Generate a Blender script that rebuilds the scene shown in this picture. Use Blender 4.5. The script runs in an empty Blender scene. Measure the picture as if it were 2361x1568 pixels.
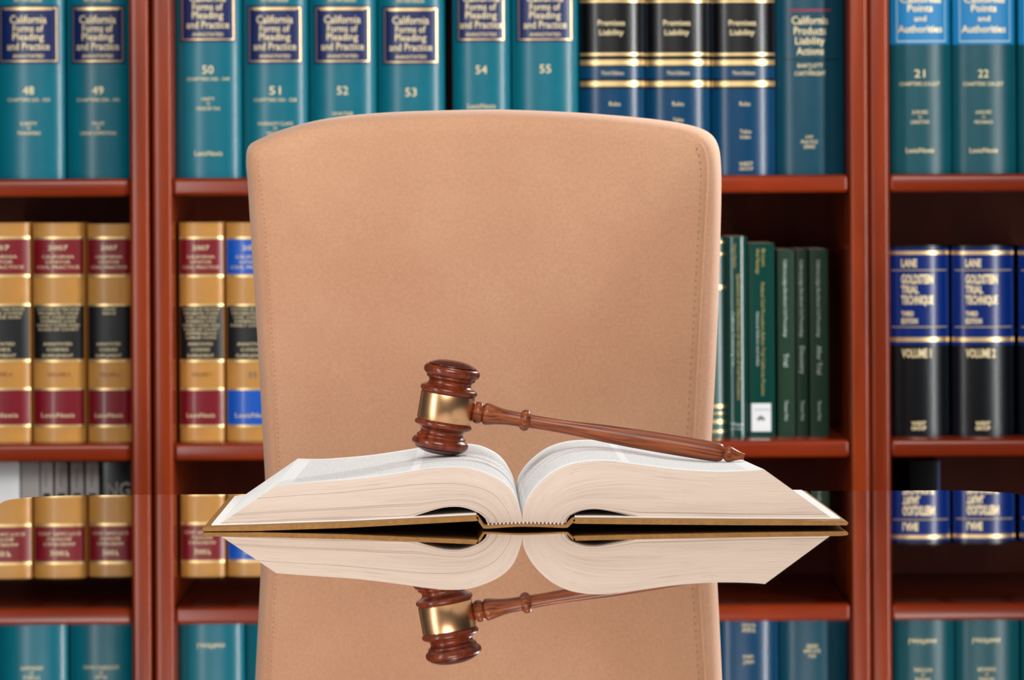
import bpy, bmesh, math, random
from mathutils import Vector, Matrix
random.seed(7)
S = bpy.context.scene
C = S.collection

# ------------------------------------------------------------------ camera
F = 9467.0            # focal length in pixels of the 2361 px wide frame
HY, HX = 419.0, 1180.5
ROLL = 0.0055
TZ = 0.75             # table surface
CZ = TZ + 0.2392      # camera height
cam_d = bpy.data.cameras.new('camera')
cam = bpy.data.objects.new('camera', cam_d); C.objects.link(cam)
cam_d.sensor_width = 36.0
cam_d.lens = 36.0 * F / 2361.0
cam_d.shift_y = -(784.0 - HY) / 2361.0
cam_d.clip_start = 0.05
cam.location = (0, 0, CZ)
cam.rotation_euler = (Matrix.Rotation(math.pi / 2, 3, 'X') @ Matrix.Rotation(-ROLL, 3, 'Z')).to_euler()
cam_d.dof.use_dof = True
cam_d.dof.focus_distance = 3.0
cam_d.dof.aperture_fstop = 17.0
S.camera = cam

# ------------------------------------------------------------------ world, lights, exposure
w = bpy.data.worlds.new('world'); S.world = w; w.use_nodes = True
w.node_tree.nodes['Background'].inputs[0].default_value = (1.0, 0.97, 0.95, 1)
w.node_tree.nodes['Background'].inputs[1].default_value = 0.03
S.view_settings.view_transform = 'Standard'; S.view_settings.look = 'None'
S.view_settings.gamma = 1; S.view_settings.use_curve_mapping = False
S.view_settings.exposure = 0.0

def area(name, loc, target, sx, sy, power, col=(1, 1, 1)):
    l = bpy.data.lights.new(name, 'AREA'); l.shape = 'RECTANGLE'; l.size = sx; l.size_y = sy
    l.energy = power; l.color = col
    o = bpy.data.objects.new(name, l); C.objects.link(o); o.location = loc
    o.rotation_euler = (Vector(target) - Vector(loc)).to_track_quat('-Z', 'Y').to_euler()
    return o
area('softbox_front', (-0.05, 0.95, 2.28), (0, 3.6, 0.9), 1.2, 1.0, 55.5, (1, 0.98, 0.95))
area('strip_light_left', (-1.1, 2.25, 1.15), (0.0, 4.2, 1.0), 0.11, 1.5, 13)
area('strip_light_right', (1.02, 3.55, 1.25), (-0.45, 4.3, 1.0), 0.11, 1.5, 11).data.spread = math.radians(110)
area('spotlight_top', (0.22, 3.12, 2.5), (0.05, 3.0, 0.8), 0.14, 0.14, 8)
area('spotlight_right', (0.62, 3.76, 1.33), (-0.1, 2.95, 0.8), 0.10, 0.10, 6.5)

# ------------------------------------------------------------------ helpers
def P(px, py, D):
    """a pixel of the photograph at distance D -> world"""
    u = px - HX; v = py - HY
    return Vector(((u - ROLL * v) * D / F, D, CZ - (v + ROLL * u) * D / F))

def srgb(r, g, b):
    f = lambda c: (c / 255 / 12.92) if c / 255 <= 0.04045 else ((c / 255 + 0.055) / 1.055) ** 2.4
    return (f(r), f(g), f(b), 1)

def link(o, parent=None):
    C.objects.link(o)
    if parent: o.parent = parent
    return o

def mkobj(name, verts, faces, mats, parent=None, smooth=True, uvs=None, fm=None, auto=None):
    me = bpy.data.meshes.new(name)
    me.from_pydata([tuple(v) for v in verts], [], faces)
    if not isinstance(mats, (list, tuple)): mats = [mats]
    for m in mats: me.materials.append(m)
    if fm:
        for p, i in zip(me.polygons, fm): p.material_index = i
    if uvs:
        uv = me.uv_layers.new(name='UVMap')
        for lp in me.loops: uv.data[lp.index].uv = uvs[lp.vertex_index]
    for p in me.polygons: p.use_smooth = smooth
    if auto: me.set_sharp_from_angle(angle=math.radians(auto))
    return link(bpy.data.objects.new(name, me), parent)

def from_bm(name, bm, mats, parent=None, smooth=False, auto=None):
    bmesh.ops.recalc_face_normals(bm, faces=bm.faces)
    me = bpy.data.meshes.new(name); bm.to_mesh(me); bm.free()
    if not isinstance(mats, (list, tuple)): mats = [mats]
    for m in mats: me.materials.append(m)
    for p in me.polygons: p.use_smooth = smooth
    if auto: me.set_sharp_from_angle(angle=math.radians(auto))
    return link(bpy.data.objects.new(name, me), parent)

def add_box(bm, x0, x1, y0, y1, z0, z1, bev=0.0, seg=3):
    r = bmesh.ops.create_cube(bm, size=1.0)
    for v in r['verts']:
        v.co = Vector(((x0 + x1) / 2 + v.co.x * (x1 - x0), (y0 + y1) / 2 + v.co.y * (y1 - y0), (z0 + z1) / 2 + v.co.z * (z1 - z0)))
    if bev:
        es = list({e for v in r['verts'] for e in v.link_edges})
        bmesh.ops.bevel(bm, geom=es, offset=bev, segments=seg, affect='EDGES', profile=0.5)

def box(name, x0, x1, y0, y1, z0, z1, mat, parent=None, bev=0.0, seg=3):
    bm = bmesh.new(); add_box(bm, x0, x1, y0, y1, z0, z1, bev, seg)
    return from_bm(name, bm, mat, parent, smooth=bool(bev), auto=50 if bev else None)

def thing(name, loc, label, cat, group=None):
    o = bpy.data.objects.new(name, None); o.empty_display_size = 0.05
    o.location = loc; C.objects.link(o); tag(o, label, cat, group)
    return o
def tag(o, label, cat, group=None):
    o['label'] = label; o['category'] = cat
    if group: o['group'] = group
def adopt(o, parent):
    """parent while keeping world placement (parents are translation / rotation only)"""
    o.parent = parent; o.matrix_parent_inverse = Matrix.Translation(-parent.location)

def crom(pts, n):
    """catmull-rom through pts, n samples per span"""
    P_ = [Vector(p) for p in pts]; out = []
    P_ = [P_[0] * 2 - P_[1]] + P_ + [P_[-1] * 2 - P_[-2]]
    for i in range(1, len(P_) - 2):
        a, b, c, d = P_[i - 1:i + 3]
        for k in range(n):
            t = k / n
            out.append(0.5 * ((2 * b) + (c - a) * t + (2 * a - 5 * b + 4 * c - d) * t * t + (-a + 3 * b - 3 * c + d) * t ** 3))
    out.append(P_[-2]); return out
def resample(pts, n):
    L = [0.0]
    for a, b in zip(pts, pts[1:]): L.append(L[-1] + (b - a).length)
    out = []; j = 0
    for k in range(n + 1):
        t = L[-1] * k / n
        while j < len(L) - 2 and L[j + 1] < t: j += 1
        seg = L[j + 1] - L[j]
        f = 0 if seg == 0 else (t - L[j]) / seg
        out.append(pts[j].lerp(pts[j + 1], min(1, max(0, f))))
    return out

# ------------------------------------------------------------------ materials
def mat(name):
    m = bpy.data.materials.new(name); m.use_nodes = True
    nt = m.node_tree; b = nt.nodes['Principled BSDF']
    return m, nt, b
def node(nt, t, **k):
    n = nt.nodes.new(t)
    for a, v in k.items(): setattr(n, a, v)
    return n
def simple(name, col, rough=0.5, metal=0.0, coat=0.0, noise=0.0, scale=40, bump=0.0, spec=0.38):
    m, nt, b = mat(name)
    b.inputs['Base Color'].default_value = col; b.inputs['Roughness'].default_value = rough
    b.inputs['Metallic'].default_value = metal; b.inputs['Coat Weight'].default_value = coat
    b.inputs['Specular IOR Level'].default_value = spec
    b.inputs['Coat Roughness'].default_value = 0.12
    if noise or bump:
        tc = node(nt, 'ShaderNodeTexCoord'); n = node(nt, 'ShaderNodeTexNoise')
        n.inputs['Scale'].default_value = scale; n.inputs['Detail'].default_value = 4
        nt.links.new(tc.outputs['Object'], n.inputs['Vector'])
        if noise:
            r = node(nt, 'ShaderNodeValToRGB'); e = r.color_ramp.elements
            e[0].position = .3; e[1].position = .7
            e[0].color = tuple(c * (1 - noise) for c in col[:3]) + (1,)
            e[1].color = tuple(min(1, c * (1 + noise)) for c in col[:3]) + (1,)
            nt.links.new(n.outputs['Fac'], r.inputs['Fac']); nt.links.new(r.outputs['Color'], b.inputs['Base Color'])
        if bump:
            n2 = node(nt, 'ShaderNodeTexNoise'); n2.inputs['Scale'].default_value = scale * 12
            nt.links.new(tc.outputs['Object'], n2.inputs['Vector'])
            bp = node(nt, 'ShaderNodeBump'); bp.inputs['Strength'].default_value = bump; bp.inputs['Distance'].default_value = 0.0006
            nt.links.new(n2.outputs['Fac'], bp.inputs['Height']); nt.links.new(bp.outputs['Normal'], b.inputs['Normal'])
    return m

def wood(name, dark, light, stretch, rough=0.3, coat=0.5, scale=18, bump=0.0):
    """grain stretched along one axis of the object"""
    m, nt, b = mat(name)
    tc = node(nt, 'ShaderNodeTexCoord'); mp = node(nt, 'ShaderNodeMapping')
    mp.inputs['Scale'].default_value = stretch
    n = node(nt, 'ShaderNodeTexNoise'); n.inputs['Scale'].default_value = scale; n.inputs['Detail'].default_value = 6
    n.inputs['Distortion'].default_value = 0.6
    r = node(nt, 'ShaderNodeValToRGB'); e = r.color_ramp.elements
    e[0].position = .34; e[0].color = dark; e[1].position = .68; e[1].color = light
    L = nt.links.new
    L(tc.outputs['Object'], mp.inputs['Vector']); L(mp.outputs['Vector'], n.inputs['Vector'])
    L(n.outputs['Fac'], r.inputs['Fac']); L(r.outputs['Color'], b.inputs['Base Color'])
    b.inputs['Roughness'].default_value = rough; b.inputs['Coat Weight'].default_value = coat; b.inputs['Coat Roughness'].default_value = 0.15; b.inputs['Specular IOR Level'].default_value = 0.3
    return m

M = {}
M['case_v'] = wood('cherry_upright', srgb(108, 36, 10), srgb(142, 53, 18), (1.0, 1.0, 0.12), 0.24, 0.12, 26)
M['case_h'] = wood('cherry_shelf', srgb(106, 32, 8), srgb(138, 47, 15), (0.12, 1.0, 1.0), 0.24, 0.12, 26)
M['case_back'] = wood('cherry_back', srgb(86, 28, 6), srgb(112, 40, 9), (1.0, 1.0, 0.2), 0.6, 0.0, 14)
M['gavel'] = wood('rosewood', srgb(84, 31, 15), srgb(124, 52, 27), (1, 1, 0.16), 0.3, 0.2, 200)
M['gavel_face'] = wood('rosewood_end', srgb(62, 22, 14), srgb(86, 32, 20), (1, 1, 1), 0.3, 0.2, 260)
M['gavel_handle'] = wood('rosewood_handle', srgb(84, 36, 16), srgb(154, 80, 42), (0.05, 1, 1), 0.42, 0.1, 420)
M['teal'] = simple('teal_cloth', srgb(0, 98, 115), 0.27, 0, 0.03, 0.05, 60, 0.15)
M['teal_grey'] = simple('grey_teal_cloth', srgb(2, 70, 80), 0.3, 0, 0.0, 0.05, 60, 0.2)
M['teal_dark'] = simple('dark_teal_cloth', srgb(2, 62, 80), 0.28, 0, 0.03, 0.05, 60, 0.15)
M['blue_cloth'] = simple('petrol_blue_cloth', srgb(0, 56, 90), 0.24, 0, 0.08, 0.05, 60, 0.15)
M['navy_label'] = simple('navy_label', srgb(4, 26, 80), 0.33, 0, 0.1)
M['black_gloss'] = simple('black_glossy_cloth', srgb(3, 3, 4), 0.25, 0, 0.2, 0, 60, 0.25)
M['black'] = simple('black_cloth', srgb(8, 10, 12), 0.4)
M['cyan'] = simple('cyan_label', srgb(0, 116, 172), 0.45)
M['tan'] = simple('tan_leather_cloth', srgb(180, 128, 60), 0.32, 0, 0.08, 0.06, 60, 0.2)
M['maroon'] = simple('maroon_label', srgb(112, 6, 24), 0.35, 0, 0.2)
M['royal'] = simple('royal_blue_label', srgb(0, 78, 176), 0.35, 0, 0.2)
M['lane_blue'] = simple('deep_blue_label', srgb(0, 34, 104), 0.24, 0, 0.08)
M['navy'] = simple('blue_black_cloth', srgb(4, 8, 14), 0.26, 0, 0.06, 0, 60, 0.2)
M['green_dark'] = simple('dark_green_card', srgb(2, 46, 24), 0.38, 0, 0.1)
M['green_teal'] = simple('bottle_green_gloss', srgb(2, 58, 50), 0.22, 0, 0.6)
M['green_grey'] = simple('grey_green_cloth', srgb(66, 94, 90), 0.3, 0, 0.3)
M['gilt'] = simple('gilt_foil', srgb(226, 196, 140), 0.32, 0.8)
M['gilt_text'] = simple('pale_gilt_foil', srgb(226, 208, 164), 0.4, 0.35)
M['dull_gilt'] = simple('dull_gilt_foil', srgb(178, 160, 92), 0.45, 0.3)
M['white_ink'] = simple('white_ink', srgb(190, 204, 196), 0.5)
M['red_ink'] = simple('red_ink', srgb(136, 30, 60), 0.5)
M['brown_ink'] = simple('brown_ink', srgb(128, 70, 34), 0.5)
M['white_card'] = simple('white_card', srgb(218, 220, 222), 0.5)
M['grey_card'] = simple('grey_card', srgb(150, 146, 144), 0.5)
M['grey_ink'] = simple('grey_ink', srgb(112, 104, 96), 0.5)
M['leaf'] = simple('book_paper', srgb(222, 208, 184), 0.8)
M['wall'] = simple('wall_paint', srgb(205, 195, 180), 0.8, noise=0.02, scale=3)
M['floor'] = wood('floor_boards', srgb(84, 52, 32), srgb(122, 80, 50), (1, 0.1, 1), 0.4, 0.2, 8)
M['table_wood'] = wood('table_base_wood', srgb(34, 18, 12), srgb(52, 28, 18), (1, 0.1, 1), 0.4, 0.2, 14)
M['chair_leg'] = wood('chair_leg_wood', srgb(44, 24, 14), srgb(66, 38, 24), (1, 1, .1), 0.4, 0.2, 14)
M['glass'] = simple('mirror_black_glass', (.80, .77, .74, 1), 0.012, 1.0)
M['cover'] = simple('ochre_buckram', srgb(146, 102, 50), 0.7, 0, 0, 0.16, 300, 0.5)
M['endpaper'] = simple('white_endpaper', srgb(236, 232, 226), 0.7)
M['bead_white'] = simple('white_thread', srgb(230, 218, 212), 0.6)
M['bead_brown'] = simple('brown_thread', srgb(104, 64, 56), 0.6)

# suede of the chair
def suede():
    m, nt, b = mat('tan_suede'); L = nt.links.new
    tc = node(nt, 'ShaderNodeTexCoord')
    n1 = node(nt, 'ShaderNodeTexNoise'); n1.inputs['Scale'].default_value = 7; n1.inputs['Detail'].default_value = 3
    n2 = node(nt, 'ShaderNodeTexNoise'); n2.inputs['Scale'].default_value = 420; n2.inputs['Detail'].default_value = 3
    L(tc.outputs['Object'], n1.inputs['Vector']); L(tc.outputs['Object'], n2.inputs['Vector'])
    r = node(nt, 'ShaderNodeValToRGB'); e = r.color_ramp.elements
    e[0].position = .3; e[1].position = .7; e[0].color = srgb(188, 136, 104); e[1].color = srgb(200, 152, 118)
    L(n1.outputs['Fac'], r.inputs['Fac'])
    mx = node(nt, 'ShaderNodeMix', data_type='RGBA', blend_type='MULTIPLY'); mx.inputs['Factor'].default_value = 1
    r2 = node(nt, 'ShaderNodeValToRGB'); e = r2.color_ramp.elements
    e[0].position = .3; e[1].position = .7; e[0].color = (.88, .87, .86, 1); e[1].color = (1, 1, 1, 1)
    L(n2.outputs['Fac'], r2.inputs['Fac']); L(r.outputs['Color'], mx.inputs['A']); L(r2.outputs['Color'], mx.inputs['B'])
    L(mx.outputs['Result'], b.inputs['Base Color'])
    b.inputs['Roughness'].default_value = 0.85
    b.inputs['Sheen Weight'].default_value = 0.35; b.inputs['Sheen Roughness'].default_value = 0.5
    b.inputs['Sheen Tint'].default_value = (1, .9, .82, 1)
    bp = node(nt, 'ShaderNodeBump'); bp.inputs['Strength'].default_value = 0.35; bp.inputs['Distance'].default_value = 0.0005
    L(n2.outputs['Fac'], bp.inputs['Height']); L(bp.outputs['Normal'], b.inputs['Normal'])
    return m
M['suede'] = suede()
M['stitch'] = simple('brown_thread_stitch', srgb(168, 116, 84), 0.8)

def brass():
    m, nt, b = mat('brushed_brass'); L = nt.links.new
    tc = node(nt, 'ShaderNodeTexCoord'); mp = node(nt, 'ShaderNodeMapping'); mp.inputs['Scale'].default_value = (1, 1, 60)
    n = node(nt, 'ShaderNodeTexNoise'); n.inputs['Scale'].default_value = 60; n.inputs['Detail'].default_value = 4
    L(tc.outputs['Object'], mp.inputs['Vector']); L(mp.outputs['Vector'], n.inputs['Vector'])
    r = node(nt, 'ShaderNodeValToRGB'); e = r.color_ramp.elements
    e[0].color = srgb(200, 146, 98); e[1].color = srgb(240, 190, 146)
    L(n.outputs['Fac'], r.inputs['Fac']); L(r.outputs['Color'], b.inputs['Base Color'])
    b.inputs['Metallic'].default_value = 1; b.inputs['Roughness'].default_value = 0.3
    b.inputs['Anisotropic'].default_value = 0.3
    return m
M['brass'] = brass()

def math_node(nt, op, a, b=None, c=None):
    n = node(nt, 'ShaderNodeMath', operation=op)
    for i, v in enumerate((a, b, c)):
        if v is None: continue
        if isinstance(v, (int, float)): n.inputs[i].default_value = v
        else: nt.links.new(v, n.inputs[i])
    return n.outputs[0]

def page_edges(name, lines):
    """cut page edges: u along the leaves, v through the leaves (0 bottom, 1 top)"""
    m, nt, b = mat(name); L = nt.links.new
    uv = node(nt, 'ShaderNodeUVMap'); sp = node(nt, 'ShaderNodeSeparateXYZ'); L(uv.outputs[0], sp.inputs[0])
    def stripe(su, sv, det):
        mp = node(nt, 'ShaderNodeMapping'); mp.inputs['Scale'].default_value = (su, sv, 1)
        n = node(nt, 'ShaderNodeTexNoise'); n.inputs['Scale'].default_value = 1; n.inputs['Detail'].default_value = det
        L(uv.outputs[0], mp.inputs['Vector']); L(mp.outputs['Vector'], n.inputs['Vector']); return n.outputs['Fac']
    f1 = stripe(3.5, 170, 2); f2 = stripe(2.0, 34, 2); f3 = stripe(1.5, 3, 1)
    r = node(nt, 'ShaderNodeValToRGB'); e = r.color_ramp.elements
    e[0].position = .34; e[0].color = srgb(180, 159, 145); e[1].position = .54; e[1].color = srgb(208, 189, 174)
    f = math_node(nt, 'ADD', math_node(nt, 'MULTIPLY', f1, .5), math_node(nt, 'ADD', math_node(nt, 'MULTIPLY', f2, .35), math_node(nt, 'MULTIPLY', f3, .2)))
    L(f, r.inputs['Fac'])
    cur = r.outputs['Color']
    # a few leaves that stand out as thin dark lines, and one or two gathered gaps between leaves
    tot = None
    for (t, hw) in lines:
        d = math_node(nt, 'ABSOLUTE', math_node(nt, 'SUBTRACT', sp.outputs['Y'], t))
        k = math_node(nt, 'LESS_THAN', d, hw)
        tot = k if tot is None else math_node(nt, 'MAXIMUM', tot, k)
    f4 = stripe(6, 90, 1)
    f5 = stripe(4, 5, 0)
    gap = math_node(nt, 'MULTIPLY', math_node(nt, 'GREATER_THAN', f4, .67), math_node(nt, 'GREATER_THAN', f5, .56))
    tot = math_node(nt, 'MAXIMUM', math_node(nt, 'MULTIPLY', tot, .75), math_node(nt, 'MULTIPLY', gap, .35))
    mx = node(nt, 'ShaderNodeMix', data_type='RGBA'); L(tot, mx.inputs['Factor']); L(cur, mx.inputs['A'])
    mx.inputs['B'].default_value = srgb(84, 66, 64)
    L(mx.outputs['Result'], b.inputs['Base Color']); b.inputs['Roughness'].default_value = 0.8
    bp = node(nt, 'ShaderNodeBump'); bp.inputs['Strength'].default_value = .2; bp.inputs['Distance'].default_value = .0004
    L(f1, bp.inputs['Height']); L(bp.outputs['Normal'], b.inputs['Normal'])
    return m
M['edge_left'] = page_edges('page_edges_left', [(.685, .0045), (.30, .004), (.268, .004), (.075, .005), (.045, .004)])
M['edge_right'] = page_edges('page_edges_right', [(.125, .0045), (.035, .009), (.012, .006)])

def fore_edges():
    m, nt, b = mat('fore_edge'); L = nt.links.new
    uv = node(nt, 'ShaderNodeUVMap'); mp = node(nt, 'ShaderNodeMapping'); mp.inputs['Scale'].default_value = (2, 120, 1)
    n = node(nt, 'ShaderNodeTexNoise'); n.inputs['Scale'].default_value = 1; n.inputs['Detail'].default_value = 3
    L(uv.outputs[0], mp.inputs['Vector']); L(mp.outputs['Vector'], n.inputs['Vector'])
    r = node(nt, 'ShaderNodeValToRGB'); e = r.color_ramp.elements
    e[0].position = .35; e[0].color = srgb(226, 223, 219); e[1].position = .6; e[1].color = srgb(243, 241, 238)
    L(n.outputs['Fac'], r.inputs['Fac']); L(r.outputs['Color'], b.inputs['Base Color']); b.inputs['Roughness'].default_value = .8
    return m
M['fore'] = fore_edges()

def printed_page(name):
    """paper with two columns of small print; u across the page 0 fore-edge .. 1 gutter, v over its height"""
    m, nt, b = mat(name); L = nt.links.new
    uv = node(nt, 'ShaderNodeUVMap'); sp = node(nt, 'ShaderNodeSeparateXYZ'); L(uv.outputs[0], sp.inputs[0])
    U, V = sp.outputs['X'], sp.outputs['Y']
    row = math_node(nt, 'GREATER_THAN', math_node(nt, 'SINE', math_node(nt, 'MULTIPLY', V, 2 * math.pi * 62)), -0.15)
    mp = node(nt, 'ShaderNodeMapping'); mp.inputs['Scale'].default_value = (240, 62, 1)
    n = node(nt, 'ShaderNodeTexNoise'); n.inputs['Scale'].default_value = 1; n.inputs['Detail'].default_value = 2
    L(uv.outputs[0], mp.inputs['Vector']); L(mp.outputs['Vector'], n.inputs['Vector'])
    let = math_node(nt, 'GREATER_THAN', n.outputs['Fac'], .46)
    def band(x, a, c):
        return math_node(nt, 'MULTIPLY', math_node(nt, 'GREATER_THAN', x, a), math_node(nt, 'LESS_THAN', x, c))
    cols = math_node(nt, 'ADD', band(U, .055, .485), band(U, .515, .92))
    k = math_node(nt, 'MULTIPLY', math_node(nt, 'MULTIPLY', row, let), math_node(nt, 'MULTIPLY', cols, band(V, .07, .95)))
    k = math_node(nt, 'MULTIPLY', k, .42)
    mx = node(nt, 'ShaderNodeMix', data_type='RGBA'); L(k, mx.inputs['Factor'])
    mx.inputs['A'].default_value = srgb(232, 231, 229); mx.inputs['B'].default_value = srgb(70, 70, 74)
    L(mx.outputs['Result'], b.inputs['Base Color']); b.inputs['Roughness'].default_value = .65
    return m
M['page'] = printed_page('printed_page')

# ------------------------------------------------------------------ room
def structure(o): o['kind'] = 'structure'; return o
structure(box('floor', -2.6, 2.6, -1.2, 5.0, -0.05, 0, M['floor']))
structure(box('wall_back', -2.6, 2.6, 4.90, 5.0, 0, 2.7, M['wall']))

# ------------------------------------------------------------------ bookcases
BF = 4.505           # front plane of the bookcases
BB = 4.86            # their back
def zf(py, D=BF): return CZ - (py - HY) * D / F
Z1, Z2 = zf(407), zf(1019)
SH = [0.10, Z2 - 0.30, Z2, Z1, Z1 + 0.33, Z1 + 0.64]
TOPZ = Z1 + 0.97
def bookcase(x0, x1, label):
    t = thing('bookcase', ((x0 + x1) / 2, BB, 0), label, 'bookcase', 'bookcases along the wall')
    th = 0.0215
    parts = []
    for a in (x0, x1 - th): parts.append(box('side_panel', a, a + th, BF - 0.004, BB, 0, TOPZ, M['case_v'], None, 0.0045, 4))
    parts.append(box('back_panel', x0 + th, x1 - th, BB - 0.008, BB - 0.001, 0.08, TOPZ - 0.02, M['case_back']))
    for z in SH:
        parts.append(box('shelf', x0 + th, x1 - th, BF + 0.002, BB - 0.008, z - 0.0195, z, M['case_h'], None, 0.0045, 4))
    parts.append(box('top_panel', x0 + th, x1 - th, BF + 0.002, BB - 0.008, TOPZ - 0.02, TOPZ, M['case_h'], None, 0.003))
    parts.append(box('plinth', x0 + th, x1 - th, BF + 0.03, BF + 0.045, 0, SH[0] - 0.0195, M['case_h']))
    for p in parts: adopt(p, t)
    return t
XL, XR = -0.3943, 0.3915
bookcase(XL, XR, 'middle cherry wood bookcase directly behind the tan chair')
bookcase(XL - 0.0035 - 0.786, XL - 0.0035, 'left cherry wood bookcase holding the teal volumes 48 and 49')
bookcase(XR + 0.001, XR + 0.787, 'right cherry wood bookcase holding the navy trial technique volumes')

# ------------------------------------------------------------------ lettering
_cache = {}
def text_mesh(body, bold):
    k = (body, bold)
    if k in _cache: return _cache[k]
    cu = bpy.data.curves.new('t', 'FONT'); cu.body = body; cu.size = 1; cu.resolution_u = 2
    cu.offset = bold; cu.fill_mode = 'FRONT'
    o = bpy.data.objects.new('t', cu); C.objects.link(o)
    bpy.context.view_layer.update()
    me = bpy.data.meshes.new_from_object(o.evaluated_get(bpy.context.evaluated_depsgraph_get()))
    vs = [v.co.copy() for v in me.vertices]; fs = [tuple(p.vertices) for p in me.polygons]
    bpy.data.objects.remove(o); bpy.data.curves.remove(cu); bpy.data.meshes.remove(me)
    xs = [v.x for v in vs]; ys = [v.y for v in vs]
    x0, x1 = min(xs), max(xs); 
    vs = [((v.x - x0) / (x1 - x0), v.y) for v in vs]
    _cache[k] = (vs, fs); return _cache[k]
CAP = 0.73

class Spine:
    """a book standing on a shelf, spine towards the room"""
    def __init__(s, px0, px1, pytop, zs, D, mat_, name, label, cat, depth=0.17, bulge=0.16, group=None, lean=0.0, gloss=None):
        # the spine plane is at D; pixel measures are taken at the height of the book's middle
        s.D = D; s.k = D / F
        if group is None: group = 'books on the upper shelf' if zs == Z1 else ('books on the middle shelf' if zs == Z2 else ('binders on the lower shelf' if cat == 'binder' else 'dark books on the lower shelf'))
        yb = HY + (CZ - zs) * F / D
        ym = (pytop + yb) / 2 if pytop > -200 else 250
        s.ym = ym
        s.x0 = P(px0, ym, D).x; s.x1 = P(px1, ym, D).x
        s.z0 = zs + 0.0003; s.z1 = P((px0 + px1) / 2, pytop, D).z
        s.w = s.x1 - s.x0; s.cx = (s.x0 + s.x1) / 2; s.b = bulge * s.w; s.depth = depth
        s.root = thing(name, (s.cx, D + s.b, s.z0), label, cat, group)
        s.verts = {}
        s.build(mat_)
    def prof(s, x):
        u = max(-1, min(1, (x - s.cx) / (s.w / 2)))
        if s.b < 1e-5: return s.D
        # elliptical round with soft shoulders
        return s.D + s.b * (1 - math.sqrt(max(0, 1 - (0.96 * u) ** 2))) / (1 - math.sqrt(1 - 0.96 ** 2))
    def loc(s, v): return Vector((v[0] - s.cx, v[1] - s.D - s.b, v[2] - s.z0))
    def build(s, m):
        n = 18; cs = []
        for i in range(n + 1):
            # dense near the shoulders
            u = -math.cos(math.pi * i / n); x = s.cx + u * s.w / 2; cs.append((x, s.prof(x)))
        yb = s.D + s.b + s.depth
        t = 0.003 if s.w > 0.03 else 0.0007
        outer = [(s.x0, yb)] + cs + [(s.x1, yb)]
        inner = [(s.x0 + t, yb)] + [(s.cx + (x - s.cx) * (1 - 2 * t / s.w), y + t) for x, y in cs] + [(s.x1 - t, yb)]
        N = len(outer); V = []; Fc = []
        for (x, y) in outer: V.append(s.loc((x, y, s.z0)))
        for (x, y) in outer: V.append(s.loc((x, y, s.z1)))
        for (x, y) in inner: V.append(s.loc((x, y, s.z0)))
        for (x, y) in inner: V.append(s.loc((x, y, s.z1)))
        for i in range(N - 1):
            Fc.append((i, i + 1, N + i + 1, N + i))
            Fc.append((2 * N + i + 1, 2 * N + i, 3 * N + i, 3 * N + i + 1))
            Fc.append((N + i, N + i + 1, 3 * N + i + 1, 3 * N + i))
            Fc.append((i + 1, i, 2 * N + i, 2 * N + i + 1))
        Fc.append((0, N, 3 * N, 2 * N)); Fc.append((N - 1, 3 * N - 1, 4 * N - 1, 2 * N - 1))
        mkobj('cover', V, Fc, m, s.root, True, auto=55)
        d = 0.003 if s.w > 0.03 else 0.0002
        bm = bmesh.new(); e = t + 0.0002
        # leaves follow the round of the spine
        ring0 = []; ring1 = []
        for (x, y) in [(s.x0 + e, yb - 0.004)] + [(s.cx + (x - s.cx) * (1 - 2 * e / s.w), y + e) for x, y in cs] + [(s.x1 - e, yb - 0.004)]:
            ring0.append(bm.verts.new(s.loc((x, y, s.z0 + d)))); ring1.append(bm.verts.new(s.loc((x, y, s.z1 - d))))
        K = len(ring0)
        for i in range(K): j = (i + 1) % K; bm.faces.new((ring0[i], ring0[j], ring1[j], ring1[i]))
        bm.faces.new(ring0); bm.faces.new(ring1)
        from_bm('page_block', bm, M['leaf'], s.root)
    def zy(s, py): return P(s.cx / s.k + HX, py, s.D).z if True else 0
    def patch(s, name, ux0, ux1, py0, py1, m, off=0.0003, V=None):
        """a band or label lying on the spine; ux in -1..1 over its width, py photo rows"""
        za, zb = s.zy(py1), s.zy(py0); n = 14
        verts = []; fs = []
        for i in range(n + 1):
            u = ux0 + (ux1 - ux0) * i / n; x = s.cx + u * s.w / 2; y = s.prof(x) - off
            x = s.cx + (x - s.cx) * (1 + off / s.w * abs(u))
            verts += [s.loc((x, y, za)), s.loc((x, y, zb))]
        for i in range(n): fs.append((2 * i, 2 * i + 2, 2 * i + 3, 2 * i + 1))
        if V is not None:
            o = len(V[0]); V[0].extend(verts); V[1].extend(tuple(a + o for a in f) for f in fs); return
        o = mkobj(name, verts, fs, m, s.root)
        if name in ('title_label', 'blue_label'): s.label = o
        return o
    def bands(s, name, rows, m, off=0.0005, ux=0.985):
        for a, c in rows: s.patch(name, -ux, ux, a, c, m, off)
    def frame(s, name, ux0, ux1, py0, py1, m, tx=0.02, ty=2.5, off=0.0006):
        n = 16; V = []; Fc = []
        def pt(u, py):
            x = s.cx + u * s.w / 2; return s.loc((x, s.prof(x) - off, s.zy(py)))
        a0, a1, b0, b1 = ux0, ux1, ux0 + tx, ux1 - tx
        out = [(a0 + (a1 - a0) * i / n, py0) for i in range(n + 1)] + [(a1 + (a0 - a1) * i / n, py1) for i in range(n + 1)]
        inn = [(b0 + (b1 - b0) * i / n, py0 + ty) for i in range(n + 1)] + [(b1 + (b0 - b1) * i / n, py1 - ty) for i in range(n + 1)]
        V = [pt(*q) for q in out] + [pt(*q) for q in inn]; k = len(out)
        Fc = [(i, k + i, k + (i + 1) % k, (i + 1) % k) for i in range(k)]
        return mkobj(name, V, Fc, m, getattr(s, 'label', s.root))
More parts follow.
